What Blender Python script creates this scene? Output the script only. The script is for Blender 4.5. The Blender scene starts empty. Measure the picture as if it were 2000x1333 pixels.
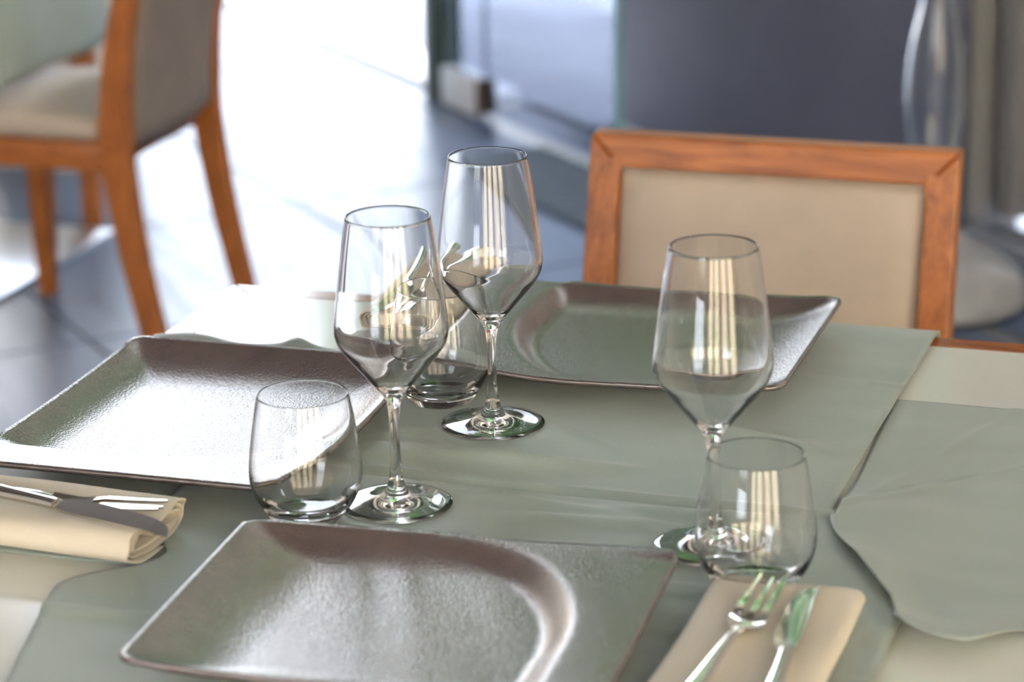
import bpy, bmesh, math, random
from mathutils import Vector, Matrix, noise
random.seed(7)
C = bpy.context.scene.collection
sc = bpy.context.scene
PI = math.pi
TZ = 0.75                      # table top height

# ------------------------------------------------------------------ camera
CAM = Vector((1.08309, -2.43556, TZ + 0.77482))
YAW, PITCH, ROLL = -0.31554, 0.306633, -0.018869
F = Vector((math.sin(YAW) * math.cos(PITCH), math.cos(YAW) * math.cos(PITCH), -math.sin(PITCH)))
Rv = Vector((math.cos(YAW), -math.sin(YAW), 0))
Uv = Rv.cross(F)
R2 = Rv * math.cos(ROLL) + Uv * math.sin(ROLL)
U2 = -Rv * math.sin(ROLL) + Uv * math.cos(ROLL)
cd = bpy.data.cameras.new('camera'); co = bpy.data.objects.new('camera', cd); C.objects.link(co)
m = Matrix((R2, U2, -F)).transposed().to_4x4(); m.translation = CAM
co.matrix_world = m
cd.sensor_width = 36.0; cd.lens = 98.15
cd.clip_start = 0.05; cd.clip_end = 200
cd.dof.use_dof = True; cd.dof.focus_distance = 2.27; cd.dof.aperture_fstop = 5.4
sc.camera = co

# ------------------------------------------------------------------ world, sun, exposure
w = bpy.data.worlds.new('sky'); sc.world = w; w.use_nodes = True
nt = w.node_tree; nt.nodes.clear()
sky = nt.nodes.new('ShaderNodeTexSky'); sky.sky_type = 'NISHITA'
sky.sun_disc = False; sky.sun_elevation = math.radians(40); sky.sun_rotation = math.radians(114)
sky.air_density = 1.0; sky.dust_density = 8.0; sky.ozone_density = 1.0
bg = nt.nodes.new('ShaderNodeBackground'); bg.inputs['Strength'].default_value = 4.6
wo = nt.nodes.new('ShaderNodeOutputWorld')
hs = nt.nodes.new('ShaderNodeHueSaturation'); hs.inputs['Saturation'].default_value = .38      # hazy sky
nt.links.new(sky.outputs[0], hs.inputs['Color']); nt.links.new(hs.outputs[0], bg.inputs[0]); nt.links.new(bg.outputs[0], wo.inputs[0])
sl = bpy.data.lights.new('sun', 'SUN'); sl.energy = 13.0; sl.angle = math.radians(1.0); sl.color = (1.0, .93, .82)
so = bpy.data.objects.new('sun', sl); C.objects.link(so); so.location = (9, -6, 12)
so.rotation_euler = Vector((.530, -.505, .64)).to_track_quat('Z', 'Y').to_euler()
sc.view_settings.view_transform = 'Standard'; sc.view_settings.look = 'None'
sc.view_settings.gamma = 1.0; sc.view_settings.use_curve_mapping = False
sc.view_settings.exposure = -0.22
sc.cycles.max_bounces = 16; sc.cycles.transmission_bounces = 16; sc.cycles.transparent_max_bounces = 16
sc.cycles.diffuse_bounces = 5; sc.cycles.glossy_bounces = 6
sc.cycles.use_denoising = True

# ------------------------------------------------------------------ materials
def newmat(name):
    mt = bpy.data.materials.new(name); mt.use_nodes = True
    return mt, mt.node_tree, mt.node_tree.nodes['Principled BSDF']
def node(t, kind, **kw):
    n = t.nodes.new(kind)
    for k, v in kw.items():
        if k in n.inputs: n.inputs[k].default_value = v
        else: setattr(n, k, v)
    return n
def ramp(t, fac, stops):
    r = t.nodes.new('ShaderNodeValToRGB')
    while len(r.color_ramp.elements) < len(stops): r.color_ramp.elements.new(0.5)
    for e, (p, c) in zip(r.color_ramp.elements, stops):
        e.position = p; e.color = (*c, 1)
    t.links.new(fac, r.inputs[0]); return r
def coords(t, kind='Object', scale=(1, 1, 1), rot=(0, 0, 0)):
    tc = t.nodes.new('ShaderNodeTexCoord'); mp = t.nodes.new('ShaderNodeMapping')
    mp.inputs['Scale'].default_value = scale; mp.inputs['Rotation'].default_value = rot
    t.links.new(tc.outputs[kind], mp.inputs[0]); return mp.outputs[0]
def bump(t, bsdf, height, strength=0.3, dist=0.001):
    b = t.nodes.new('ShaderNodeBump'); b.inputs['Strength'].default_value = strength
    b.inputs['Distance'].default_value = dist
    t.links.new(height, b.inputs['Height']); t.links.new(b.outputs[0], bsdf.inputs['Normal'])
def simple(name, col, rough=0.5, metal=0.0, var=0.06, scale=8, spec=0.5, bmp=0, bscale=200):
    mt, t, b = newmat(name)
    n = node(t, 'ShaderNodeTexNoise', Scale=scale, Detail=4.0)
    t.links.new(coords(t), n.inputs['Vector'])
    lo = tuple(c * (1 - var) for c in col); hi = tuple(min(1, c * (1 + var)) for c in col)
    r = ramp(t, n.outputs['Fac'], [(.3, lo), (.7, hi)])
    t.links.new(r.outputs[0], b.inputs['Base Color'])
    b.inputs['Roughness'].default_value = rough; b.inputs['Metallic'].default_value = metal
    b.inputs['Specular IOR Level'].default_value = spec
    if bmp:
        n2 = node(t, 'ShaderNodeTexNoise', Scale=bscale, Detail=3.0)
        t.links.new(coords(t), n2.inputs['Vector'])
        bump(t, b, n2.outputs['Fac'], bmp, .001)
    return mt
def wood(name, axis, rough=.42):
    mt, t, b = newmat(name)
    s = [34, 34, 34]; s[axis] = 4.5
    v = coords(t, 'Object', tuple(s))
    n0 = node(t, 'ShaderNodeTexNoise', Scale=.55, Detail=2.0); t.links.new(v, n0.inputs['Vector'])
    n1 = node(t, 'ShaderNodeTexNoise', Scale=1.3, Detail=5.0, Roughness=.6, Distortion=1.6); t.links.new(v, n1.inputs['Vector'])
    s2 = [420, 420, 420]; s2[axis] = 14
    n2 = node(t, 'ShaderNodeTexNoise', Scale=1.0, Detail=2.0); t.links.new(coords(t, 'Object', tuple(s2)), n2.inputs['Vector'])
    mx = node(t, 'ShaderNodeMix', data_type='FLOAT'); mx.inputs[0].default_value = .35
    t.links.new(n1.outputs['Fac'], mx.inputs[2]); t.links.new(n2.outputs['Fac'], mx.inputs[3])
    r = ramp(t, mx.outputs[0], [(.33, (.155, .044, .010)), (.45, (.290, .088, .018)), (.55, (.365, .118, .024)), (.68, (.44, .150, .034))])
    t.links.new(r.outputs[0], b.inputs['Base Color'])
    b.inputs['Roughness'].default_value = rough
    bump(t, b, n2.outputs['Fac'], .12, .0006)
    return mt
WOOD = [wood('stained wood along x', 0), wood('stained wood along y', 1), wood('stained wood along z', 2)]
VARN = [wood('varnished wood along x', 0, .12), wood('varnished wood along y', 1, .12)]
def glassmat(name, rough=0.0, ior=1.5, tint=(1, 1, 1)):
    mt = bpy.data.materials.new(name); mt.use_nodes = True; t = mt.node_tree
    t.nodes.clear()
    g = node(t, 'ShaderNodeBsdfGlass', IOR=ior, Roughness=rough); g.inputs['Color'].default_value = (*tint, 1)
    o = t.nodes.new('ShaderNodeOutputMaterial'); t.links.new(g.outputs[0], o.inputs[0]); return mt
def panemat(name, tint, fac_boost=0.0):
    mt = bpy.data.materials.new(name); mt.use_nodes = True; t = mt.node_tree; t.nodes.clear()
    tr = t.nodes.new('ShaderNodeBsdfTransparent'); tr.inputs[0].default_value = (*tint, 1)
    gl = node(t, 'ShaderNodeBsdfGlossy', Roughness=0.02)
    lw = node(t, 'ShaderNodeLayerWeight', Blend=.5)
    pw = node(t, 'ShaderNodeMath', operation='POWER'); pw.inputs[1].default_value = 5.0
    t.links.new(lw.outputs['Facing'], pw.inputs[0])
    fr = node(t, 'ShaderNodeMath', operation='MULTIPLY_ADD'); fr.inputs[1].default_value = .96; fr.inputs[2].default_value = .04
    t.links.new(pw.outputs[0], fr.inputs[0])
    mx = t.nodes.new('ShaderNodeMixShader'); o = t.nodes.new('ShaderNodeOutputMaterial')
    t.links.new(fr.outputs[0], mx.inputs[0]); t.links.new(tr.outputs[0], mx.inputs[1]); t.links.new(gl.outputs[0], mx.inputs[2])
    t.links.new(mx.outputs[0], o.inputs[0]); return mt
GLASS = glassmat('clear glass')
VASEGLASS = glassmat('thick clear glass', 0.02, 1.45, (.97, .985, 1))
PANE = panemat('smoked door pane', (.47, .50, .56))
PANE2 = panemat('window pane', (.93, .95, .95))

def cloth_mat(name, col, weave=1500, rough=.75, sheen=.25):
    mt, t, b = newmat(name)
    n = node(t, 'ShaderNodeTexNoise', Scale=9.0, Detail=4.0); t.links.new(coords(t), n.inputs['Vector'])
    r = ramp(t, n.outputs['Fac'], [(.3, tuple(c * .95 for c in col)), (.7, tuple(c * 1.04 for c in col))])
    wv = node(t, 'ShaderNodeTexWave', Scale=weave / 6.283 / 1.0, wave_type='BANDS', bands_direction='DIAGONAL')
    t.links.new(coords(t), wv.inputs['Vector'])
    mx = node(t, 'ShaderNodeMix', data_type='RGBA'); mx.blend_type = 'MULTIPLY'; mx.inputs[0].default_value = .30
    t.links.new(r.outputs[0], mx.inputs[6]); t.links.new(wv.outputs['Color'], mx.inputs[7])
    t.links.new(mx.outputs[2], b.inputs['Base Color'])
    b.inputs['Roughness'].default_value = rough; b.inputs['Sheen Weight'].default_value = sheen
    b.inputs['Sheen Roughness'].default_value = .4
    bump(t, b, wv.outputs['Fac'], .25, .0004)
    return mt
SAGE = cloth_mat('sage table linen', (.335, .402, .378), 1900, .55, .2)
NAPKIN = cloth_mat('cream napkin linen', (.70, .645, .545), 3000, .8, .3)

def plate_mat():
    mt, t, b = newmat('matt brown stoneware')
    n = node(t, 'ShaderNodeTexNoise', Scale=520.0, Detail=2.0); t.links.new(coords(t), n.inputs['Vector'])
    n2 = node(t, 'ShaderNodeTexNoise', Scale=30.0, Detail=3.0); t.links.new(coords(t), n2.inputs['Vector'])
    r = ramp(t, n2.outputs['Fac'], [(.3, (.082, .062, .064)), (.7, (.098, .075, .076))])
    t.links.new(r.outputs[0], b.inputs['Base Color'])
    b.inputs['Roughness'].default_value = .25; b.inputs['IOR'].default_value = 2.35; b.inputs['Specular Tint'].default_value = (1, .945, .91, 1)
    bump(t, b, n.outputs['Fac'], .34, .0013)
    return mt
PLATE = plate_mat()
STEEL = simple('polished cutlery steel', (.72, .70, .68), .09, 1.0, .03, 40)
ALU = simple('grey aluminium profile', (.24, .245, .26), .6, .0, .05, 5)
ALU_L = simple('pale aluminium shoe', (.84, .90, .97), .35, .0, .03, 6)
RECESS = simple('near black channel', (.035, .036, .034), .8, 0, .1, 6)  # near-black colour for the gaps between frame profiles
SLATE = simple('dark slate blue panel', (.115, .125, .190), .6, 0, .10, 2.5)
GREENPOST = simple('dark green painted post', (.018, .045, .028), .5, 0, .1, 5)
LITPOST = simple('lit side of green post', (.45, .47, .55), .5, 0, .05, 5)  # daylight on the post's left face, put into the colour
WALL = simple('off white plaster', (.72, .69, .64), .9, 0, .03, 3, .3, .2, 60)
CEIL = simple('dark stained timber ceiling', (.10, .085, .075), .8, 0, .02, 3)
TOP = simple('pale cream tabletop', (.74, .76, .71), .12, 0, .02, 3)
BEIGE = simple('beige chair leatherette', (.44, .375, .32), .55, 0, .05, 18, .4, .15, 420)
BEIGE_DARK = simple('darker beige chair leatherette', (.20, .165, .148), .6, 0, .06, 18, .4, .15, 420)  # the seat beige at a darker tone, for rear covers
MAT_M = simple('blue grey entrance mat', (.11, .155, .22), .8, 0, .15, 30)
THRESH = simple('sunlit white threshold', (.85, .86, .88), .3, 0, .04, 6)  # threshold whitened to stand for the sunlit strip
CREAM = simple('cream glazed planter', (.55, .50, .42), .6, 0, .05, 6)
PAVE = simple('pale grey paving stone', (.36, .38, .43), .8, 0, .10, 4, .4, .3, 60)
GROUT = simple('grey grout', (.20, .21, .24), .9, 0, .08, 20)
def tile_mat():
    mt, t, b = newmat('blue grey porcelain tile')
    v = coords(t, 'Object', (1.5, 9, 1))
    n = node(t, 'ShaderNodeTexNoise', Scale=2.2, Detail=6.0); t.links.new(v, n.inputs['Vector'])
    r = ramp(t, n.outputs['Fac'], [(.3, (.070, .100, .175)), (.7, (.100, .138, .225))])
    t.links.new(r.outputs[0], b.inputs['Base Color'])
    rr = ramp(t, n.outputs['Fac'], [(.3, (.30, .30, .30)), (.7, (.40, .40, .40))])
    t.links.new(rr.outputs[0], b.inputs['Roughness']); b.inputs['Specular IOR Level'].default_value = .28; b.inputs['Specular Tint'].default_value = (.70, .85, 1, 1)
    return mt
TILE = tile_mat()
def leafmat(name, col):
    mt, t, b = newmat(name)
    n = node(t, 'ShaderNodeTexNoise', Scale=3.0); t.links.new(coords(t), n.inputs['Vector'])
    r = ramp(t, n.outputs['Fac'], [(.3, tuple(c * .6 for c in col)), (.7, tuple(c * 1.4 for c in col))])
    t.links.new(r.outputs[0], b.inputs['Base Color']); b.inputs['Roughness'].default_value = .5
    b.inputs['Transmission Weight'].default_value = 0.0
    b.inputs['Subsurface Weight'].default_value = 0.0
    return mt
LEAF = leafmat('hedge leaf', (.10, .30, .045))
def curtain_mat(name, col):
    mt = bpy.data.materials.new(name); mt.use_nodes = True; t = mt.node_tree; t.nodes.clear()
    n = node(t, 'ShaderNodeTexNoise', Scale=4.0); t.links.new(coords(t, 'Object', (6, 6, .5)), n.inputs['Vector'])
    r = ramp(t, n.outputs['Fac'], [(.3, tuple(c * .85 for c in col)), (.7, col)])
    a = node(t, 'ShaderNodeBsdfTranslucent'); d = node(t, 'ShaderNodeBsdfDiffuse')
    mx = t.nodes.new('ShaderNodeMixShader'); mx.inputs[0].default_value = .35
    o = t.nodes.new('ShaderNodeOutputMaterial')
    t.links.new(r.outputs[0], a.inputs[0]); t.links.new(r.outputs[0], d.inputs[0])
    t.links.new(a.outputs[0], mx.inputs[1]); t.links.new(d.outputs[0], mx.inputs[2]); t.links.new(mx.outputs[0], o.inputs[0])
    return mt
CURT_Y = curtain_mat('ochre sheer curtain', (.95, .83, .62))
CURT_P = curtain_mat('rose sheer curtain', (.95, .70, .60))

# ------------------------------------------------------------------ mesh helpers
def link(name, me, mat, parent=None, smooth=False):
    me.name = name
    o = bpy.data.objects.new(name, me); C.objects.link(o)
    if mat: 
        if not me.materials: me.materials.append(mat)
    if smooth:
        for p in me.polygons: p.use_smooth = True
    if parent: o.parent = parent
    return o
def from_bm(name, bm, mat, parent=None, smooth=False, angle=None):
    me = bpy.data.meshes.new(name); bmesh.ops.recalc_face_normals(bm, faces=bm.faces[:]); bm.to_mesh(me); bm.free()
    o = link(name, me, mat, parent, smooth)
    if angle is not None:
        for p in me.polygons: p.use_smooth = True
        me.set_sharp_from_angle(angle=math.radians(angle))
    return o
def pydata(name, vs, fs, mat, parent=None, smooth=True, angle=None):
    me = bpy.data.meshes.new(name); me.from_pydata([tuple(v) for v in vs], [], fs); me.update()
    bm = bmesh.new(); bm.from_mesh(me); bpy.data.meshes.remove(me)
    return from_bm(name, bm, mat, parent, smooth, angle)
def thing(name, label, cat, loc=(0, 0, 0), rotz=0, group=None):
    o = bpy.data.objects.new(name, None); C.objects.link(o); o.empty_display_size = .05
    o.location = loc; o.rotation_euler = (0, 0, rotz); tag(o, label, cat, group); return o
def tag(o, label, cat, group=None, kind=None):
    o['label'] = label; o['category'] = cat
    if group: o['group'] = group
    if kind: o['kind'] = kind
    return o
def struct(o): o['kind'] = 'structure'; return o
def box_bm(bm, x0, x1, y0, y1, z0, z1, bevel=0, seg=2):
    r = bmesh.ops.create_cube(bm, size=1.0)
    vs = r['verts']
    bmesh.ops.scale(bm, verts=vs, vec=(x1 - x0, y1 - y0, z1 - z0))
    bmesh.ops.translate(bm, verts=vs, vec=((x0 + x1) / 2, (y0 + y1) / 2, (z0 + z1) / 2))
    if bevel:
        es = list({e for v in vs for e in v.link_edges})
        bmesh.ops.bevel(bm, geom=es, offset=bevel, segments=seg, profile=.5, affect='EDGES')
def box(name, x0, x1, y0, y1, z0, z1, mat, parent=None, bevel=0, seg=2):
    bm = bmesh.new(); box_bm(bm, x0, x1, y0, y1, z0, z1, bevel, seg)
    return from_bm(name, bm, mat, parent, angle=40 if bevel else None)
def loft(name, rings, mat, parent=None, cap=True, smooth=True, angle=None):
    n = len(rings[0]); vs = [v for r in rings for v in r]; fs = []
    for i in range(len(rings) - 1):
        for j in range(n):
            k = (j + 1) % n
            fs.append((i * n + j, i * n + k, (i + 1) * n + k, (i + 1) * n + j))
    if cap:
        fs.append(tuple(reversed(range(n)))); fs.append(tuple((len(rings) - 1) * n + j for j in range(n)))
    return pydata(name, vs, fs, mat, parent, smooth, angle)
def rrect(cx, cy, hx, hy, r, z, k=4, axes='xy'):
    """rounded rectangle ring around (cx,cy)"""
    out = []
    for q, (sx, sy) in enumerate(((1, 1), (-1, 1), (-1, -1), (1, -1))):
        for i in range(k + 1):
            a = q * PI / 2 + i / k * PI / 2
            out.append((cx + sx * (hx - r) + r * math.cos(a), cy + sy * (hy - r) + r * math.sin(a)))
    return [(x, y, z) for x, y in out]
def lathe_data(prof, n=72, closed_axis_ends=True):
    vs = []; fs = []; rows = []
    for r, z in prof:
        if r < 1e-6:
            rows.append([len(vs)]); vs.append((0, 0, z))
        else:
            b = len(vs); rows.append(list(range(b, b + n)))
            vs += [(r * math.cos(2 * PI * j / n), r * math.sin(2 * PI * j / n), z) for j in range(n)]
    for a, b in zip(rows, rows[1:]):
        for j in range(n):
            k = (j + 1) % n
            if len(a) == 1 and len(b) == 1: continue
            if len(a) == 1: fs.append((a[0], b[k], b[j]))
            elif len(b) == 1: fs.append((a[j], a[k], b[0]))
            else: fs.append((a[j], a[k], b[k], b[j]))
    return vs, fs
def lathe(name, prof, mat, parent=None, n=72):
    """profile runs from the outside bottom up and over to the inside: normals face out"""
    vs, fs = lathe_data(prof, n)
    me = bpy.data.meshes.new(name); me.from_pydata(vs, [], fs); me.update()
    return link(name, me, mat, parent, True)
def catmull(pts, sub=6):
    out = []
    P = [pts[0]] + list(pts) + [pts[-1]]
    for i in range(1, len(P) - 2):
        p0, p1, p2, p3 = P[i - 1], P[i], P[i + 1], P[i + 2]
        for s in range(sub):
            t = s / sub
            out.append(tuple(.5 * ((2 * b) + (-a + c) * t + (2 * a - 5 * b + 4 * c - d) * t * t + (-a + 3 * b - 3 * c + d) * t ** 3)
                             for a, b, c, d in zip(p0, p1, p2, p3)))
    out.append(tuple(pts[-1])); return out
def sstep(a, b, x):
    t = max(0., min(1., (x - a) / (b - a))); return t * t * (3 - 2 * t)
def copy_tree(o, parent=None):
    c = o.copy(); C.objects.link(c); c.parent = parent
    for ch in o.children: copy_tree(ch, c)
    return c
ROT = -PI / 4                       # the room lies at 45 degrees to the table; local x = s along the facade, local y = n outwards
def room(o): o.rotation_euler = (0, 0, ROT); return o

# ------------------------------------------------------------------ the setting
S0, S1, N0, N1, HC = -9.0, 5.0, -4.0, 2.03, 4.7
fl = struct(room(box('floor', S0, S1, N0, N1, -.10, -.006, GROUT)))
T = .713; G = .0035
tb = bmesh.new(); box_bm(tb, -T / 2 + G, T / 2 - G, -T / 2 + G, T / 2 - G, -.012, 0, .0015, 1)
tme = bpy.data.meshes.new('tile'); tb.to_mesh(tme); tb.free(); tme.materials.append(TILE)
sk = -2.20
for i in range(-9, 11):
    for j in range(0, 9):
        s = sk + (i + .5) * T; n = 1.985 - (j + .5) * T
        if s - T / 2 < S0 or s + T / 2 > S1 or n - T / 2 < N0: continue
        o = bpy.data.objects.new('tile', tme); C.objects.link(o); o.parent = fl; o.location = (s, n, 0)
# outside paving, a step lower
pv = struct(room(box('ground', -30, 30, N1, 40, -.16, -.045, PAVE)))
pb = bmesh.new(); box_bm(pb, -T / 2 + .004, T / 2 - .004, -T / 2 + .004, T / 2 - .004, -.05, -.03, .002, 1)
pme = bpy.data.meshes.new('paving_slab'); pb.to_mesh(pme); pb.free(); pme.materials.append(PAVE)
for i in range(-6, 4):
    for j in range(0, 6):
        o = bpy.data.objects.new('paving_slab', pme); C.objects.link(o); o.parent = pv
        o.location = (sk + (i + .5) * T, 2.22 + (j + .5) * T, 0)
struct(room(box('ground_front', -30, 30, -40, N0 - .15, -.16, -.045, PAVE)))
struct(room(box('ground_right', S1 + .15, 40, -40, 30, -.20, -.05, PAVE)))
struct(room(box('trim_1', S0, -3.64, 2.035, 2.195, -.06, .004, THRESH, bevel=.004)))
struct(room(box('trim_3', -2.0, .195, 2.035, 2.455, -.10, -.0005, TILE)))
struct(room(box('ceiling', S0 - .2, S1 + .2, N0 - .2, N1 + .2, HC, HC + .12, CEIL)))
struct(room(box('wall_left', S0 - .15, S0, N0 - .15, N1 + .15, -.1, HC, WALL)))
# facade: header over the open front, wall right of the metal frame, unseen sun-blocking walls beyond
wb = bmesh.new()
box_bm(wb, S0, S1, N1, N1 + .15, 4.4, HC)
box_bm(wb, -1.60, .20, 2.46, 2.60, -.1, 4.4)
box_bm(wb, .20, S1, 2.20, 2.46, -.1, 4.4)  # unseen wall added to shade the paving beyond the sun strip
box_bm(wb, .20, S1, N1 + .01, 2.199, -.1, 3.4)  # unseen, cut lower so sun reaches the strip only left of the post
struct(room(from_bm('wall_back', wb, WALL)))
struct(room(box('wall_sunblock', -1.45, -1.28, 2.62, 7.5, -.1, 3.0, WALL)))  # unseen wall added to shade the ground behind the glass door
def wall_with_windows(name, along, pos, thick, a0, a1, wins, z0, z1):
    bm = bmesh.new()
    def bb(a, b, c, d):
        if b - a < 1e-4: return
        if along == 'n': box_bm(bm, pos, pos + thick, a, b, c, d)
        else: box_bm(bm, a, b, pos, pos + thick, c, d)
    cur = a0
    for (a, b) in wins:
        bb(cur, a, -.1, HC); bb(a, b, -.1, z0); bb(a, b, z1, HC); cur = b
    bb(cur, a1, -.1, HC)
    struct(room(from_bm(name, bm, WALL)))
WR = [(-3.4, -2.5), (-2.2, -1.3), (-1.0, -.1), (.2, 1.1)]  # out-of-view window openings, added to let in the warm fill
WF = [(2.4, 4.2)]  # one more unseen opening, added for fill light
wall_with_windows('wall_right', 'n', S1, .15, N0 - .15, N1 + .35, WR, .3, 3.0)
wall_with_windows('wall_front', 's', N0 - .15, .15, S0, S1, WF, .3, 3.0)
wi = 1
def window(along, pos, a, b, z0, z1):
    global wi
    r = bpy.data.objects.new('window_%d' % wi, None); C.objects.link(r); room(struct(r)); wi += 1
    def bx(nm, a0, a1, c0, c1, d0, d1, mat):
        if along == 'n': return box(nm, pos + d0, pos + d1, a0, a1, c0, c1, mat, r)
        return box(nm, a0, a1, pos + d0, pos + d1, c0, c1, mat, r)
    fw = .05
    bx('window_frame', a, a + fw, z0, z1, .04, .11, ALU); bx('window_frame', b - fw, b, z0, z1, .04, .11, ALU)
    bx('window_frame', a + fw, b - fw, z0, z0 + fw, .04, .11, ALU); bx('window_frame', a + fw, b - fw, z1 - fw, z1, .04, .11, ALU)
    bx('pane', a + fw, b - fw, z0 + fw, z1 - fw, .072, .078, PANE2)
for a, b in WR: window('n', S1, a, b, .3, 3.0)
for a, b in WF: window('s', N0 - .15, a, b, .3, 3.0)

# ------------------------------------------------------------------ doors in the facade
# square post at the edge of the open front
gp = bpy.data.objects.new('trim_2', None); C.objects.link(gp); struct(room(gp))
box('post_core', -3.70, -3.635, 1.965, 2.03, 0, 4.4, GREENPOST, gp, .002)
box('lit_side', -3.725, -3.701, 1.965, 2.04, 0, 4.4, LITPOST, gp, .002)  # pale strip stands for the lit side of the post
# glass pivot door with a metal shoe
d1 = bpy.data.objects.new('door_1', None); C.objects.link(d1); struct(room(d1))
box('pane', -3.421, -2.775, 1.982, 1.994, .016, 2.6, PANE, d1)
box('pane', -3.62, -3.4215, 1.982, 1.994, .1005, 2.6, PANE, d1)
box('bottom_shoe', -3.615, -3.43, 1.958, 2.018, .006, .10, ALU_L, d1, .004)
box('shoe_end_cap', -3.4295, -3.4225, 1.962, 2.014, .01, .096, simple('brown end cap', (.09, .06, .045), .6), d1, .001)
box('edge_strip', -2.774, -2.764, 1.980, 1.996, .02, 2.6, simple('green glass edge', (.16, .34, .36), .25), d1, .002)
box('edge_strip', -3.632, -3.621, 1.982, 1.994, .10, 2.6, simple('pale green glass edge', (.42, .52, .50), .25), d1, .002)
box('top_rail', -3.62, -2.775, 1.97, 2.006, 2.6, 2.68, ALU_L, d1, .003)
# dark slate door panel with glazing above
d2 = bpy.data.objects.new('door_2', None); C.objects.link(d2); struct(room(d2))
box('panel', -3.31, -1.945, 2.28, 2.32, -.02, 1.0, SLATE, d2, .003)
box('mid_rail', -3.31, -1.945, 2.27, 2.33, 1.0, 1.06, ALU, d2, .003)
box('pane', -3.31, -1.945, 2.296, 2.304, 1.06, 4.34, PANE2, d2)
box('top_rail', -3.31, -1.945, 2.27, 2.33, 4.34, 4.4, ALU, d2, .003)
# metal frame profiles at the right
fr = bpy.data.objects.new('window_%d' % wi, None); C.objects.link(fr); struct(room(fr)); wi += 1
box('frame_profile', -2.00, -1.94, 2.331, 2.455, .0, 4.4, ALU, fr, .006)
box('channel', -1.939, -1.915, 2.41, 2.455, .056, 4.4, RECESS, fr)
box('frame_profile', -1.914, -1.850, 2.37, 2.455, .056, 4.4, ALU, fr, .006)
box('channel', -1.849, -1.795, 2.42, 2.455, .056, 4.4, RECESS, fr)
box('frame_profile', -1.794, -1.605, 2.39, 2.455, .056, 4.4, ALU, fr, .006)
box('bottom_track', -1.86, -.6, 2.25, 2.35, 0, .055, simple('blue grey track', (.22, .25, .30), .4), fr, .004)
# ribbed entrance mat
em = thing('entrance_mat', 'dark blue-grey ribbed entrance mat on tiles by the glass door', 'mat', (0, 0, 0), ROT)
box('backing', -3.07, -2.02, 1.70, 1.955, .0, .006, MAT_M, em)
for k in range(21):
    box('rib', -3.065 + k * .05, -3.065 + k * .05 + .034, 1.703, 1.952, .006, .012, MAT_M, em)

# hedge outside the glazing (seen in the reflections)
def hedge(name, label, s, n, rs, rn, z0, z1, cnt):
    t = thing(name, label, 'tree', (0, 0, 0), ROT)
    vs, fs = [], []
    for k in range(cnt):
        a = random.uniform(0, 2 * PI); u = random.uniform(-1, 1); rr = random.uniform(.8, 1.05)
        q = (1 - abs(u) ** 4) ** .5
        c = Vector((s + rs * rr * q * math.cos(a), n + rn * rr * q * math.sin(a), (z0 + z1) / 2 + u * (z1 - z0) / 2))
        d = Vector((random.gauss(0, 1), random.gauss(0, 1), random.gauss(0, 1) - .4)).normalized()
        e = d.cross(Vector((random.gauss(0, 1), random.gauss(0, 1), random.gauss(0, 1)))).normalized()
        L = random.uniform(.12, .22); b = len(vs)
        vs += [c, c + d * L * .5 + e * L * .28, c + d * L, c + d * L * .5 - e * L * .28]
        fs.append((b, b + 1, b + 2, b + 3))
    f = pydata('foliage', vs, fs, LEAF, t, False); f['kind'] = 'stuff'
    for dx in (0,):
        loft('trunk', [[(s + dx * rs + .05 * math.cos(i * PI / 3), n + .05 * math.sin(i * PI / 3), z) for i in range(6)] for z in (-.03, (z0 + z1) / 2)], WOOD[2], t)
    return t
hedge('leafy_tree', 'leafy green tree outside over the paving behind the glass door', -4.15, 3.05, 2.45, .5, 1.5, 5.6, 12000)
hedge('leafy_tree', 'leafy green tree outside beyond the metal window frame', .2, 4.6, .9, .6, .9, 3.6, 3500)

# sheer curtains added out of view to tint the fill light warm
def curtain(label, along, pos, a, b, z0, z1, mat, folds):
    n = folds * 8; vs, fs = [], []
    for i in range(n + 1):
        t = i / n; ph = t * folds * 2 * PI
        off = .025 * math.sin(ph) + .01 * math.sin(ph * .37 + 1)
        aa = a + (b - a) * t + .01 * math.sin(ph * 2)
        for j in range(9):
            z = z0 + (z1 - z0) * j / 8; k = 1 - .35 * j / 8
            vs.append((pos + off * k, aa, z) if along == 'n' else (aa, pos + off * k, z))
    for i in range(n):
        for j in range(8): fs.append((i * 9 + j, (i + 1) * 9 + j, (i + 1) * 9 + j + 1, i * 9 + j + 1))
    o = pydata('curtain', vs, fs, mat, None, True); room(o); tag(o, label, 'curtain', 'added light-warming curtains'); return o
curtain('pale ochre sheer curtain added at the first unseen window behind', 'n', S1 - .10, -3.42, -2.48, .15, 3.1, CURT_Y, 9)
curtain('pale ochre sheer curtain added across the second unseen window behind', 'n', S1 - .10, -2.25, -1.28, .15, 3.1, CURT_Y, 10)
curtain('rose sheer curtain added at the third unseen window behind', 'n', S1 - .10, -1.05, -.75, .15, 3.1, CURT_P, 4)
curtain('pale ochre sheer curtain added beside the rose one', 'n', S1 - .10, -.70, -.05, .15, 3.1, CURT_Y, 8)
curtain('pale ochre sheer curtain added at the fourth unseen window behind', 'n', S1 - .10, .15, 1.15, .15, 3.1, CURT_Y, 12)

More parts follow.
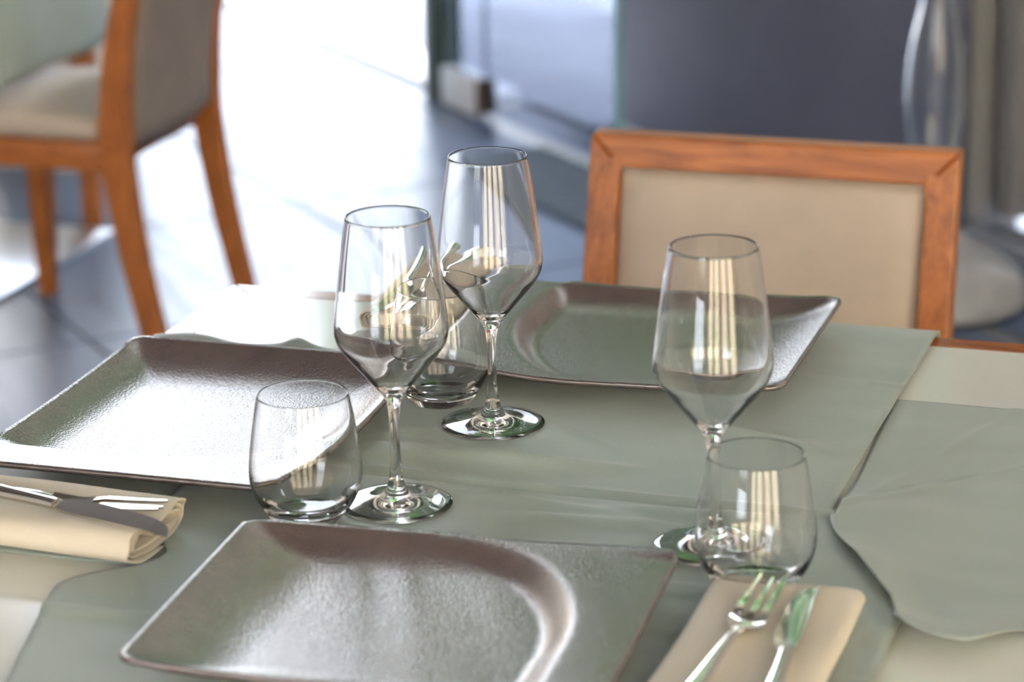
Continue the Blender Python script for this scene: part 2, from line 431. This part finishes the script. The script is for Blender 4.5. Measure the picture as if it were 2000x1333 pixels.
# ------------------------------------------------------------------ chairs
BKP = [(-.262, 0), (-.222, .19), (-.205, .30), (-.196, .39), (-.200, .48), (-.211, .57), (-.230, .66), (-.262, .791)]
def back_y(z):
    for (y0, a), (y1, b) in zip(BKP, BKP[1:]):
        if a <= z <= b: return y0 + (y1 - y0) * (z - a) / (b - a)
    return BKP[-1][0]
BKS = catmull(BKP, 4)
def make_chair(name, label, loc, rotz, group):
    t = thing(name, label, 'chair', loc, rotz, group)
    W = .21; SW = .036
    # back posts: each runs from the floor to the mitred top corner
    for s in (-1, 1):
        rings = []
        for y, z in BKS:
            q = min(1, z / .36); dep = .020 + .006 * q if z < .45 else .026 - .011 * (z - .45) / .345
            x0, x1 = s * W, s * (W - SW)
            wid = 1 - .18 * (1 - q)
            x1 = s * (W - SW * wid)
            zi = z - (SW if z > .786 else 0) * 1.0
            yi = y + (back_y(zi) - y)
            rings.append([(x0, y - dep, z), (x1, yi - dep, zi), (x1, yi + dep, zi), (x0, y + dep, z)])
        p = loft('back_post', rings, WOOD[2], t, True, False)
        bv = p.modifiers.new('soft edges', 'BEVEL'); bv.width = .003; bv.segments = 2; bv.limit_method = 'ANGLE'; bv.angle_limit = .6
    # mitred top rail
    y1, z1 = BKP[-1]; zi = z1 - SW; yi = back_y(zi); dep = .015
    r0 = [(-W + .0006, y1 - dep, z1), (-W + SW + .0006, yi - dep, zi), (-W + SW + .0006, yi + dep, zi), (-W + .0006, y1 + dep, z1)]
    r1 = [(-x, y, z) for x, y, z in r0]
    p = loft('top_rail', [r0, r1], WOOD[0], t, True, False)
    bv = p.modifiers.new('soft edges', 'BEVEL'); bv.width = .003; bv.segments = 2; bv.limit_method = 'ANGLE'; bv.angle_limit = .6
    # padded back: front cushion and rear cover
    def pad(nm, mat, yo, bulge, zb, zt, hw, rb):
        nx, nz = 16, 22; vs, fs = [], []
        for j in range(nz + 1):
            v = j / nz; z = zb + (zt - zb) * v
            for i in range(nx + 1):
                u = -1 + 2 * i / nx
                x = u * hw
                zz = z
                if rb and v < .16: zz = z + (.16 - v) * (zt - zb) * (u ** 4) * .5
                e = min(1, (1 - abs(u)) / .12) * min(1, (1 - v) / .07 + .0) * min(1, v / .07 + .0)
                e = max(0, e) ** .5
                vs.append((x, back_y(min(.79, zz)) + yo + bulge * e, zz))
        nfront = len(vs)
        for (x, y, z) in vs[:nfront]: vs.append((x, back_y(min(.79, z)) + yo - math.copysign(.009, bulge), z))
        for j in range(nz):
            for i in range(nx):
                a = j * (nx + 1) + i
                fs.append((a, a + 1, a + nx + 2, a + nx + 1)); fs.append((nfront + a, nfront + a + nx + 1, nfront + a + nx + 2, nfront + a + 1))
        ring = [i for i in range(nx + 1)] + [j * (nx + 1) + nx for j in range(1, nz + 1)] + [nz * (nx + 1) + i for i in range(nx - 1, -1, -1)] + [j * (nx + 1) for j in range(nz - 1, 0, -1)]
        for k in range(len(ring)):
            a, b = ring[k], ring[(k + 1) % len(ring)]; fs.append((a, nfront + a, nfront + b, b))
        return pydata(nm, vs, fs, mat, t, True, 60)
    pad('back_cushion', BEIGE, .003, .010, .45, .791 - SW - .0008, W - SW - .0008, False)
    pad('rear_cover', BEIGE_DARK, -.008, -.020, .375, .791 - SW - .0008, W - SW - .0008, True)
    # seat rails, front legs and cushion
    box('seat_rail', -W + .004, -W + .030, -.172, .175, .355, .405, WOOD[1], t, .003)
    box('seat_rail', W - .030, W - .004, -.172, .175, .355, .405, WOOD[1], t, .003)
    box('seat_rail', -W + .031, W - .031, .150, .176, .355, .405, WOOD[0], t, .003)
    box('seat_rail', -W + .037, W - .037, -.185, -.160, .355, .405, WOOD[0], t, .003)
    for s in (-1, 1):
        rings = []
        for z, h in ((0, .0145), (.006, .0155), (.18, .020), (.354, .024)):
            cx = s * (W - .004 - .024); cy = .176 - .024
            rings.append(rrect(cx, cy, h, h, .004, z, 2))
        loft('front_leg', rings, WOOD[2], t, True, True, 40)
    bm = bmesh.new(); box_bm(bm, -W + .006, W - .006, -.168, .180, .4055, .448, .016, 4)
    bmesh.ops.subdivide_edges(bm, edges=[e for e in bm.edges if e.calc_length() > .1], cuts=8, use_grid_fill=True)
    for v in bm.verts:
        if v.co.z > .44:
            e = max(0, 1 - (v.co.x / .2) ** 2) * max(0, 1 - ((v.co.y - .005) / .175) ** 2); v.co.z += .014 * e
    from_bm('seat_cushion', bm, BEIGE, t, True)
    return t
ch0 = make_chair('dining_chair', 'wood-framed chair with padded beige back, pushed in at the back of the laid table', (.422, .290, 0), PI, 'restaurant dining chairs')
ch1 = copy_tree(ch0); ch1.location = (-1.222, 2.030, 0); ch1.rotation_euler = (0, 0, PI / 2)
ch1['label'] = 'wooden chair seen from behind with darker rear cover, at the neighbouring table'

# ------------------------------------------------------------------ neighbouring table
nt_ = thing('restaurant_table', 'neighbouring wooden-legged table with a hanging sage cloth, upper left', 'table', (-1.735, 2.20, 0))
box('tabletop', -.47, .472, -.62, .72, .715, .745, TOP, nt_, .004)
for cx in (-.225, .225):
    for cy in (-.44, .49):
        loft('leg', [rrect(cx, cy, h, h, .004, z, 2) for z, h in ((0, .016), (.006, .017), (.3, .022), (.7145, .026))], WOOD[2], nt_, True, True, 40)
for cx in (-.225, .225): box('apron', cx - .012, cx + .012, -.412, .462, .64, .7145, WOOD[1], nt_, .002)
def hang_cloth():
    vs, fs = [], []
    nx = 34; ny = 30; R = .010; flat = .50; drop = .268
    for i in range(ny + 1):
        y = 1.864 + (2.308 - 1.864) * i / ny
        for j in range(nx + 1):
            d = (flat + drop) * j / nx
            if d < flat: x, z = -1.263 - flat + d, .7465
            else:
                e = d - flat; a = min(e / R, PI / 2)
                x = -1.263 + R * math.sin(a); z = .7465 - R * (1 - math.cos(a)) - max(0, e - R * PI / 2)
                x += .005 * math.sin(y * 26 + 1) * min(1, e / .2)
            vs.append((x, y, z))
    for i in range(ny):
        for j in range(nx):
            a = i * (nx + 1) + j; fs.append((a, a + 1, a + nx + 2, a + nx + 1))
    o = pydata('tablecloth', vs, fs, SAGE, None, True)
    sd = o.modifiers.new('thickness', 'SOLIDIFY'); sd.thickness = .001; sd.offset = 1
    return tag(o, 'sage green cloth hanging over the edge of the neighbouring table', 'tablecloth')
hang_cloth()
fp = box('floor_plate', -2.05, -1.438, 2.085, 2.64, 0, .010, simple('polished steel plate', (.62, .65, .70), .34, 1.0), None, .002)
tag(fp, 'flat polished steel plate on the floor under the neighbouring table', 'floor plate')
pb_ = thing('planter_box', 'cream box planter on the floor behind the neighbouring table', 'planter', (-1.84, 3.22, 0))
rings = [rrect(0, 0, .14 + .02 * k, .11 + .02 * k, .02, z, 4) for k, z in ((0, 0), (1, .48))]
rings += [rrect(0, 0, .145, .115, .018, .48, 4), rrect(0, 0, .14, .11, .018, .44, 4)]
loft('pot', rings, CREAM, pb_, True, True, 40)
loft('rim', [rrect(0, 0, .168, .138, .022, .4805, 4), rrect(0, 0, .168, .138, .022, .50, 4), rrect(0, 0, .140, .110, .018, .50, 4), rrect(0, 0, .140, .110, .018, .4805, 4)], CREAM, pb_, False, True, 40)

# ------------------------------------------------------------------ glass floor vase behind the chair
va = thing('glass_vase', 'tall clear glass floor vase with wide domed foot, right of the chair', 'vase', (.275, 2.564, 0))
FROST = simple('milky glass', (.60, .62, .66), .25, 0, .12, 14); FROST.node_tree.nodes['Principled BSDF'].inputs['Transmission Weight'].default_value = .45
fo = catmull([(.165, .002), (.180, .012), (.178, .035), (.158, .070), (.120, .100), (.075, .125), (.045, .150), (.034, .175)], 5)
fi = [(r - .006, max(.008, z - .004)) for r, z in fo]
lathe('domed_foot', [(0, .002)] + fo + list(reversed(fi)) + [(0, .008)], FROST, va, 64)
bo = catmull([(.031, .176), (.030, .23), (.044, .29), (.0545, .37), (.0545, .44), (.047, .50), (.034, .56), (.030, .60)], 5)
bi = [(r - .005, z + (.006 if z < .18 else 0)) for r, z in bo]
lathe('body', [(0, .176)] + bo + list(reversed(bi)) + [(0, .182)], VASEGLASS, va, 64)
lathe('collar', [(.0335, .1605), (.041, .162), (.045, .169), (.041, .1745), (.0345, .1755)], VASEGLASS, va, 48)

# ------------------------------------------------------------------ the laid table
tt = thing('dining_table', 'square table with pale top and stained wood edge, laid for a meal', 'table', (0, 0, 0))
TX, TY = .94, -.96
box('tabletop', .0285, TX - .0285, TY + .0285, -.0285, TZ - .026, TZ, TOP, tt)
def edgeboard(nm, a, b, c, d, mat):
    bm = bmesh.new()
    vs = [bm.verts.new((x, y, z)) for z in (TZ - .034, TZ) for x, y in (a, b, c, d)]
    bm.faces.new(vs[3::-1]); bm.faces.new(vs[4:])
    for i in range(4): j = (i + 1) % 4; bm.faces.new((vs[i], vs[j], vs[4 + j], vs[4 + i]))
    bmesh.ops.bevel(bm, geom=bm.edges[:], offset=.0015, segments=2, affect='EDGES')
    return from_bm(nm, bm, mat, tt, angle=40)
e = .028
edgeboard('edge_board', (0, 0), (e, -e), (TX - e, -e), (TX, 0), VARN[0])
edgeboard('edge_board', (0, TY), (TX, TY), (TX - e, TY + e), (e, TY + e), VARN[0])
edgeboard('edge_board', (0, 0), (0, TY), (e, TY + e), (e, -e), VARN[1])
edgeboard('edge_board', (TX, 0), (TX - e, -e), (TX - e, TY + e), (TX, TY), VARN[1])
for x0, x1, y0, y1, mm in ((.10, TX - .10, -.075, -.05, 0), (.10, TX - .10, TY + .05, TY + .075, 0), (.05, .075, TY + .10, -.10, 1), (TX - .075, TX - .05, TY + .10, -.10, 1)):
    box('apron', x0, x1, y0, y1, TZ - .105, TZ - .0345, WOOD[mm], tt, .002)
for cx in (.07, TX - .07):
    for cy in (-.07, TY + .07):
        loft('leg', [rrect(cx, cy, h, h, .004, z, 2) for z, h in ((0, .018), (.3, .022), (TZ - .0345, .027))], WOOD[2], tt, True, True, 40)

def wr(x, y, sc_=1.0):
    """soft wrinkles of the linen"""
    a = noise.noise(Vector((x * 5, y * 16, .3))) * .0021 + noise.noise(Vector((x * 14, y * 30, 2.3))) * .0009
    return max(-.0014, a * sc_)
def crease(d, h=.0016, wd=.004):
    return h * math.exp(-(d / wd) ** 2)
def cloth(name, label, xs, ys, zf, edge=None, th=.0009):
    vs, fs = [], []; nx, ny = len(xs), len(ys)
    for y in ys:
        for x in xs:
            px, py = (x, y) if edge is None else edge(x, y)
            pz = zf(px, py)
            if isinstance(pz, tuple): vs.append(pz)
            else: vs.append((px, py, TZ + pz))
    for j in range(ny - 1):
        for i in range(nx - 1):
            a = j * nx + i; fs.append((a, a + 1, a + nx + 1, a + nx))
    o = pydata(name, vs, fs, SAGE, None, True)
    sd = o.modifiers.new('thickness', 'SOLIDIFY'); sd.thickness = th; sd.offset = 1
    return tag(o, label, 'table linen', 'sage table linens')
def lin(a, b, n): return [a + (b - a) * i / (n - 1) for i in range(n)]
# centre runner, front to back, hanging over both table edges
HANG = .10; RB = .006
def runner_z(x, y):
    z = .0042 + .0010 + wr(x, y)
    z += crease(y + .480 + .02 * (x - .5), .0030, .006) - crease(y + .489 + .02 * (x - .5), .0018, .005)
    z += crease(y + .165, .0022, .005) + crease(y + .803 - .05 * (x - .3), .0035, .008)
    z += crease((y + .346) + .59 * (x - .438), .0025, .004) * sstep(.41, .45, x) * (1 - sstep(.47, .52, x))
    for k, (yy, sl, x0, x1) in enumerate(((-.452, .10, .26, .56), (-.425, -.06, .26, .52), (-.40, .12, .25, .46), (-.515, .05, .5, .68), (-.50, -.16, .36, .60), (-.55, .03, .42, .66), (-.61, .05, .45, .69), (-.30, -.3, .52, .69), (-.66, .1, .55, .69), (-.72, .0, .55, .69))):
        z += crease(y - yy - sl * (x - x0), .0050, .010) * sstep(x0, x0 + .08, x) * (1 - sstep(x1 - .08, x1, x))
    z = max(.0026, z)
    for cx, cy, hx, hy in ((.467, -.785, .175, .145), (.449, -.135, .17, .14), (.155, -.432, .14, .17), (.3715, -.549, .046, .046), (.385, -.352, .046, .046), (.6265, -.57, .046, .046), (.3165, -.5965, .03, .03), (.323, -.304, .03, .03), (.6745, -.639, .03, .03), (.706, -.775, .065, .11), (.226, -.062, .05, .1), (.16, -.672, .15, .06)):
        d = max(abs(x - cx) - hx, abs(y - cy) - hy)
        if d < .02: z = min(z, .0058 + max(0, d) * .25)
    over = y - 0.0
    if over > 0:
        a = min(over / RB, PI / 2)
        return (x, RB * math.sin(a) * 1.0 + .002 * math.sin(x * 40) * min(1, over / .05), TZ + .0048 - RB * (1 - math.cos(a)) - max(0, over - RB * PI / 2))
    over = TY - y
    if over > 0:
        a = min(over / RB, PI / 2)
        return (x, TY - RB * math.sin(a), TZ + .0048 - RB * (1 - math.cos(a)) - max(0, over - RB * PI / 2))
    if y > -.02: z = z + (.0048 - z) * (y + .02) / .02
    if y < TY + .02: z = z + (.0048 - z) * (TY + .02 - y) / .02
    return z
def runner_edge(x, y):
    t = (x - .19) / .5
    xl = .19 + .003 * math.sin(y * 9) + .05 * math.exp(-((y + .69) / .04) ** 2) + .28 * max(0, -.765 - y)
    xr = .690 + .002 * math.sin(y * 7 + 1) + .007 + .085 * sstep(-.45, -.66, y)
    return (xl + (xr - xl) * t, y)
ysr = lin(TY - HANG, TY, 10)[:-1] + lin(TY, 0, 260) + lin(0, .012, 7)[1:] + lin(.012, HANG, 8)[1:]
cloth('table_runner', 'long sage green runner with fold creases down the middle of the table', lin(.19, .69, 90), ysr, runner_z, runner_edge)
# side mats
def leftmat_z(x, y):
    z = .0010 + wr(x, y, .4) * .5
    z += .006 * math.exp(-((x - .143) / .012) ** 2) * sstep(-.215, -.185, y) + .003 * math.exp(-((x - .05) / .03) ** 2) * sstep(-.215, -.185, y)
    z += .0045 * sstep(-.20, -.187, y) * (.5 + .5 * math.sin(x * 55))
    z = max(.0006, z) if x < .17 else max(.0006, min(z, .0016 + .012 * sstep(.21, .17, x)))
    if x < 0:
        o = -x; a = min(o / RB, PI / 2)
        return (-RB * math.sin(a), y, TZ + .0012 - RB * (1 - math.cos(a)) - max(0, o - RB * PI / 2))
    return z
xsl = lin(-.09, -.012, 6)[:-1] + lin(-.012, 0, 7)[:-1] + lin(0, .26, 70)
cloth('side_mat', 'sage green linen mat with wavy back edge under the left plate', xsl, lin(-.705, -.185, 90), leftmat_z)
def rightmat_edge(x, y):
    t = (x - .6985) / (.94 - .6985)
    xl = .6985 + .004 * math.sin(y * 8)
    if y < -.525:
        q = min(1, (-.525 - y) / .18); xl = .6985 + .083 * q ** 1.35
    x = xl + (.94 - xl) * t
    yb = -.712 + .050 * math.exp(-((x - .872) / .024) ** 2) + .05 * math.exp(-max(0, x - .772) / .018)
    return (x, -.19 + (y + .19) * (yb + .19) / (-.715 + .19))
def rightmat_z(x, y):
    z = .0012 + wr(x, y, 1.2) + .0072 * sstep(.82, .75, x) * sstep(-.40, -.48, y)
    ed = sstep(-.60, -.71, y)
    z += .013 * ed * (.55 + .45 * math.sin((x - .80) * 42))
    q = sstep(.06, 0, x - (.6985 + .083 * min(1, max(0, (-.525 - y) / .18)) ** 1.35)) * sstep(-.52, -.58, y)
    z += .010 * q
    z += crease((x - .80) - (y + .35) * .9, .0018, .008) + crease((x - .76) - (y + .30) * .35, .0012, .006)
    z = max(.0008, z)
    if x > TX - .001: pass
    return z
cloth('side_mat', 'sage green linen mat with curled near edge at the right of the table', lin(.6985, .94, 80), lin(-.715, -.19, 130), rightmat_z, rightmat_edge)

# ------------------------------------------------------------------ plates
PW, PD = .324, .261
def plate_h(u, v):
    Hm = .026
    fl_ = .0062
    dl = u + PW / 2; df = PD / 2 - v; dn = v + PD / 2; dr = PW / 2 - u
    def wall(d, W, H): 
        t = max(0., 1 - d / W); return (H - fl_) * t ** 2.1
    hf = Hm - .004 * (1 - (2 * u / PW) ** 2)
    a = wall(dl, .075, Hm); b = wall(df, .050, hf); c = wall(dn, .050, hf)
    well = fl_ + max((a ** 3 + b ** 3 + c ** 3) ** (1 / 3), 0)
    well = min(well, Hm)
    wing = .0185 + .0035 * sstep(.12, 0, dr) + (hf - .022) * sstep(.02, 0, df)
    uu, vv = (u + .02) / .137, (v + .035) / .175
    if u < -.02: sd = v - .140
    elif v < -.035: sd = u - .117
    else: sd = (math.hypot(uu, vv) - 1) * .145
    k = sstep(-.024, .002, sd)
    return well + (wing - well) * k
def plate_xy(a, b):
    # a,b in [-1,1]; rounded corners and a gently bowed far edge
    u, v = a * PW / 2, b * PD / 2; r = .013
    cu, cv = PW / 2 - r, PD / 2 - r
    if abs(u) > cu and abs(v) > cv:
        p, q = (abs(u) - cu) / r, (abs(v) - cv) / r
        p2, q2 = p * math.sqrt(1 - q * q / 2), q * math.sqrt(1 - p * p / 2)
        u, v = math.copysign(cu + r * p2, u), math.copysign(cv + r * q2, v)
    if v > 0: v += .013 * (1 - (2 * u / PW) ** 2) * (v / (PD / 2)) ** 2
    return u, v
def spread(n, h, r=.013):
    core = lin(-1 + r / h, 1 - r / h, n)
    return lin(-1, -1 + r / h, 5)[:-1] + core + lin(1 - r / h, 1, 5)[1:]
def make_plate():
    A, B = spread(92, PW / 2), spread(76, PD / 2); na, nb = len(A), len(B)
    vs, fs = [], []; th = .0048
    for b in B:
        for a in A:
            u, v = plate_xy(a, b); vs.append((u, v, plate_h(a * PW / 2, b * PD / 2)))
    n = len(vs)
    for j, b in enumerate(B):
        for i, a in enumerate(A):
            u, v, z = vs[j * na + i]
            vs.append((u * .994, v * .994, max(.0012, z - th)))
    for j in range(nb - 1):
        for i in range(na - 1):
            a = j * na + i
            fs.append((a, a + 1, a + na + 1, a + na)); fs.append((n + a, n + a + na, n + a + na + 1, n + a + 1))
    ring = [i for i in range(na)] + [j * na + na - 1 for j in range(1, nb)] + [(nb - 1) * na + i for i in range(na - 2, -1, -1)] + [j * na for j in range(nb - 2, 0, -1)]
    base = len(vs)
    for k in ring:
        u, v, z = vs[k]; d = Vector((u, v, 0)).normalized() * .0012
        vs.append((u + d.x, v + d.y, z - .0016))
    m1 = len(vs)
    for k in ring:
        u, v, z = vs[k]; d = Vector((u, v, 0)).normalized() * .0006
        vs.append((u + d.x, v + d.y, z - .0036))
    L = len(ring)
    for k in range(L):
        k2 = (k + 1) % L
        fs.append((ring[k], base + k, base + k2, ring[k2])); fs.append((base + k, m1 + k, m1 + k2, base + k2))
        fs.append((m1 + k, n + ring[k], n + ring[k2], m1 + k2))
    return pydata('dinner_plate', vs, fs, PLATE, None, True)
p0 = make_plate(); ZC = TZ + .0068
p0.location = (.467, -.785, ZC); p0.rotation_euler = (0, 0, math.radians(3.37))
tag(p0, 'matt brown rectangular plate in front, nearest the viewer', 'plate', 'matt brown rectangular plates')
p1 = p0.copy(); C.objects.link(p1); p1.location = (.449, -.135, ZC); p1.rotation_euler = (0, 0, PI + math.radians(.4))
p1['label'] = 'matt brown rectangular plate in front of the beige chair back'
p2 = p0.copy(); C.objects.link(p2); p2.location = (.155, -.432, ZC - .001); p2.rotation_euler = (0, 0, -PI / 2 + math.radians(.6))
p2['label'] = 'matt brown rectangular plate catching the bright glare at left'

# ------------------------------------------------------------------ glasses
def make_wine():
    t = thing('wine_glass', '', 'wine glass', (0, 0, 0), 0, 'stemmed wine glasses')
    W = .0011; n = 96
    foot = [(0, .0022), (.020, .0012), (.036, .0004), (.0415, .0003), (.0429, .0008), (.0432, .0015), (.0427, .0021), (.038, .0027), (.030, .0036), (.022, .0050), (.015, .0072), (.0105, .0100), (.0078, .0140), (.0060, .0190), (.0050, .0250)]
    lathe('foot', foot, GLASS, t, n)
    stem = [(.0050, .0250)] + catmull([(.0050, .025), (.0041, .036), (.0037, .052), (.0039, .068), (.0046, .078), (.0058, .0845)], 4)[1:]
    lathe('stem', stem, GLASS, t, 48 * 2)
    outer = catmull([(.0058, .0845), (.0085, .0895), (.0140, .0965), (.0235, .1080), (.0335, .1200), (.0402, .1295), (.0431, .1375), (.0437, .1440), (.0430, .1520), (.0408, .1700), (.0380, .1920), (.0350, .2130), (.0322, .2296)], 6)
    rim = [(.0319, .2302), (.0315, .2303), (.0311, .2299)]
    inner = catmull([(.0311, .2297), (.0339, .2130), (.0369, .1920), (.0397, .1700), (.0419, .1520), (.0425, .1440), (.0418, .1380), (.0388, .1302), (.0318, .1212), (.0218, .1100), (.0125, .1000), (.006, .0955), (0, .0942)], 6)
    lathe('bowl', outer + rim + inner, GLASS, t, n)
    return t
g0 = make_wine(); g0['label'] = 'leftmost wine glass, between the left plate and the front plate'
g0.location = (.3715, -.549, TZ + .0066)
GP = [((.385, -.352), 'wine glass farthest back of the three, left of the chair'),
      ((.6265, -.570), 'wine glass standing in front of the beige chair back at right')]
for (x, y), lb in GP:
    g = copy_tree(g0); g.location = (x, y, TZ + .0066); g['label'] = lb
def make_tumbler():
    outer = catmull([(.0262, .0010), (.0310, .0075), (.0380, .0190), (.0424, .0310), (.0432, .0400), (.0424, .0520), (.0398, .0720), (.0364, .0920), (.0345, .1008)], 6)
    rim = [(.0342, .1013), (.0338, .1013), (.0335, .1009)]
    inner = catmull([(.0335, .1006), (.0353, .0920), (.0387, .0720), (.0412, .0520), (.0418, .0400), (.0406, .0300), (.0350, .0190), (.0255, .0125), (.0130, .0100), (0, .0092)], 6)
    base = [(0, .0014), (.020, .0012), (.0250, .0006), (.0258, .0006)]
    return lathe('tumbler', base + outer + rim + inner, GLASS, None, 96)
t0 = make_tumbler(); tag(t0, 'stemless tumbler just behind the front plate, on the left', 'tumbler', 'stemless water tumblers')
t0.location = (.3165, -.5965, TZ + .0066)
for (x, y), lb in [((.323, -.304), 'stemless tumbler behind the two left wine glasses, farthest from the viewer'), ((.6745, -.639), 'stemless tumbler in front of the right wine glass, by the fork tips')]:
    t_ = t0.copy(); C.objects.link(t_); t_.location = (x, y, TZ + .0066); t_['label'] = lb

# ------------------------------------------------------------------ rolled napkins
def make_napkin(label, loc, rotz, length, width, height, turns, seed, sag=.004, dirn=1):
    """a cloth rolled flat: a flattened spiral in (x,z) drawn out along y"""
    N = 44 * turns; M = 30; th = .0016; vs, fs = [], []
    def sect(k, off, yy):
        t = k / N; ang = -PI / 2 + dirn * t * turns * 2 * PI + (0)
        shrink = 1 - .62 * t
        hw = width / 2 - height / 2; r = (height / 2) * shrink + off
        c, s = math.cos(ang), math.sin(ang)
        # stadium: a straight part plus half circles
        x = hw * (.96 - .2 * t) * math.tanh(2.6 * c) / math.tanh(2.6) + r * c
        z = height / 2 + r * s * (1 - .0)
        nn = noise.noise(Vector((x * 25 + seed, yy * 14, seed))) * .0022
        z += nn * min(1, z / .006) * (1 if s > -.3 else .25)
        z -= sag * math.exp(-(x / (width * .22)) ** 2) * max(0, s) * shrink
        x += noise.noise(Vector((seed, yy * 11, z * 60))) * .003
        return Vector((x, 0, max(.0006 + .0, z)))
    for i in range(M + 1):
        v = i / M; yy = -length / 2 + length * v
        for side in (0, 1):
            for k in range(N + 1):
                p = sect(k, -side * th, yy)
                jit = (noise.noise(Vector((k / N * 7 * turns, seed * 3.1, side * .1))) * .006) * (1 if i in (0, M) else (.5 if i in (1, M - 1) else 0))
                vs.append((p.x, yy + jit - (k / N) * .004 * (1 if v > .5 else -1) * (1 if i in (0, M) else 0), p.z))
    w_ = 2 * (N + 1)
    for i in range(M):
        for k in range(N):
            a = i * w_ + k; b = a + w_
            fs.append((a, a + 1, b + 1, b)); a2 = a + N + 1; b2 = b + N + 1
            fs.append((a2, b2, b2 + 1, a2 + 1))
        for k in (0, N):
            a = i * w_ + k; b = a + w_; fs.append((a, b, b + N + 1, a + N + 1))
    for i in (0, M):
        for k in range(N):
            a = i * w_ + k; fs.append((a, a + 1, a + N + 2, a + N + 1))
    o = pydata('napkin', vs, fs, NAPKIN, None, True, 70)
    o.location = loc; o.rotation_euler = (0, 0, rotz)
    return tag(o, label, 'napkin', 'rolled cream napkins')
ZN = TZ + .0066
make_napkin('cream rolled napkin at left, between left and front plates', (.119, -.672, ZN - .0005), -PI / 2 - math.radians(3), .225, .104, .030, 3, 1.7, .008)
make_napkin('cream rolled napkin right of the front plate, by the curled mat', (.706, -.775, ZN + .0012), 0, .215, .118, .020, 3, 5.2, .003, -1)
make_napkin('cream rolled napkin at the back, seen through the wine glasses', (.226, -.062, ZN + .0012), math.radians(2), .200, .092, .028, 3, 9.1, .005)

# ------------------------------------------------------------------ cutlery
def make_knife():
    t = thing('table_knife', '', 'knife', (0, 0, 0), 0, 'steel table knives')
    # handle along -y, blade along +y
    hs = catmull([(-.118, .0070, .0036), (-.112, .0088, .0042), (-.080, .0080, .0044), (-.040, .0062, .0042), (-.010, .0052, .0040), (.004, .0050, .0036)], 4)
    loft('handle', [[(a * math.cos(q) ** 1, y, b * math.sin(q)) for q in [2 * PI * i / 16 for i in range(16)]] for y, a, b in hs], STEEL, t, True, True, 50)
    bl = catmull([(.0045, -.0048, .0048), (.012, -.0085, .0065), (.020, -.0108, .0075), (.050, -.0112, .0078), (.080, -.0098, .0080), (.098, -.0066, .0082), (.108, -.0020, .0083), (.1135, .0045, .0080), (.1150, .0072, .0078)], 5)
    rings = []
    for y, xl, xr in bl:
        k = .0011 if y < .10 else .0007; mx = xr - (xr - xl) * .25
        rings.append([(xl, y, 0), (mx, y, -k), (xr, y, -k), (xr, y, k), (mx, y, k)])
    loft('blade', rings, STEEL, t, True, True, 30)
    return t
def make_fork():
    t = thing('table_fork', '', 'fork', (0, 0, 0), 0, 'steel table forks')
    hs = catmull([(-.120, .0078, .0016, .002), (-.112, .0098, .0020, .002), (-.070, .0072, .0022, .004), (-.020, .0046, .0025, .006), (.010, .0040, .0026, .006), (.022, .0050, .0022, .004)], 4)
    loft('handle', [[(a * math.cos(q), y, zc + b * math.sin(q)) for q in [2 * PI * i / 14 for i in range(14)]] for y, a, b, zc in hs], STEEL, t, True, True, 50)
    def zc(y): return .004 - .0045 * math.sin(min(1, max(0, (y - .022) / .038)) * PI) + .004 * max(0, (y - .060) / .05) ** 1.3
    hd = catmull([(.0225, .0048), (.028, .0085), (.036, .0120), (.045, .0128), (.053, .0126)], 4)
    loft('head', [[(a * x, y, zc(y) + z + .0028 * (x * x)) for x, z in ((-1, -.0008), (-.5, -.0011), (0, -.0011), (.5, -.0011), (1, -.0008), (1, .0008), (.5, .0011), (0, .0011), (-.5, .0011), (-1, .0008))] for y, a in hd], STEEL, t, True, True, 50)
    for cx in (-.0096, 0, .0096):
        rings = []
        for y, h in ((.0535, .0030), (.064, .0027), (.085, .0022), (.104, .0016), (.1130, .0007)):
            z0 = zc(y) + .0028 * (cx / .0126) ** 2; x0 = cx * (1 - (y - .0535) * 1.5)
            rings.append([(x0 - h, y, z0 - .0010), (x0 + h, y, z0 - .0010), (x0 + h, y, z0 + .0010), (x0 - h, y, z0 + .0010)])
        loft('tine', rings, STEEL, t, True, True, 40)
    return t
k0 = make_knife(); f0 = make_fork()
def place(o, x, y, z, rz, rx=0, ry=0, label=None):
    o.location = (x, y, z); o.rotation_euler = (rx, ry, rz); o['label'] = label
# right setting
place(k0, .7305, -.796, ZN + .0238, math.radians(4.5), math.radians(0), math.radians(-4), 'table knife beside the fork on the right-hand napkin')
place(f0, .692, -.796, ZN + .0216, math.radians(-3), math.radians(-1), 0, 'three-tined fork on the right-hand napkin, tips by the tumbler')
# left setting
k1 = copy_tree(k0); place(k1, .150, -.690, ZN + .0315, -PI / 2 - math.radians(14), 0, math.radians(15), 'table knife lying across the left napkin')
f1 = copy_tree(f0); place(f1, .118, -.672, ZN + .0240, -PI / 2 + math.radians(1), math.radians(-2), 0, 'three-tined fork half under the knife on the left napkin')
# back setting
k2 = copy_tree(k0); place(k2, .213, -.070, ZN + .032, PI + math.radians(3), 0, 0, 'table knife on the back napkin, behind the glasses')
f2 = copy_tree(f0); place(f2, .243, -.080, ZN + .030, PI + math.radians(-1), 0, 0, 'three-tined fork on the back napkin, behind the glasses')
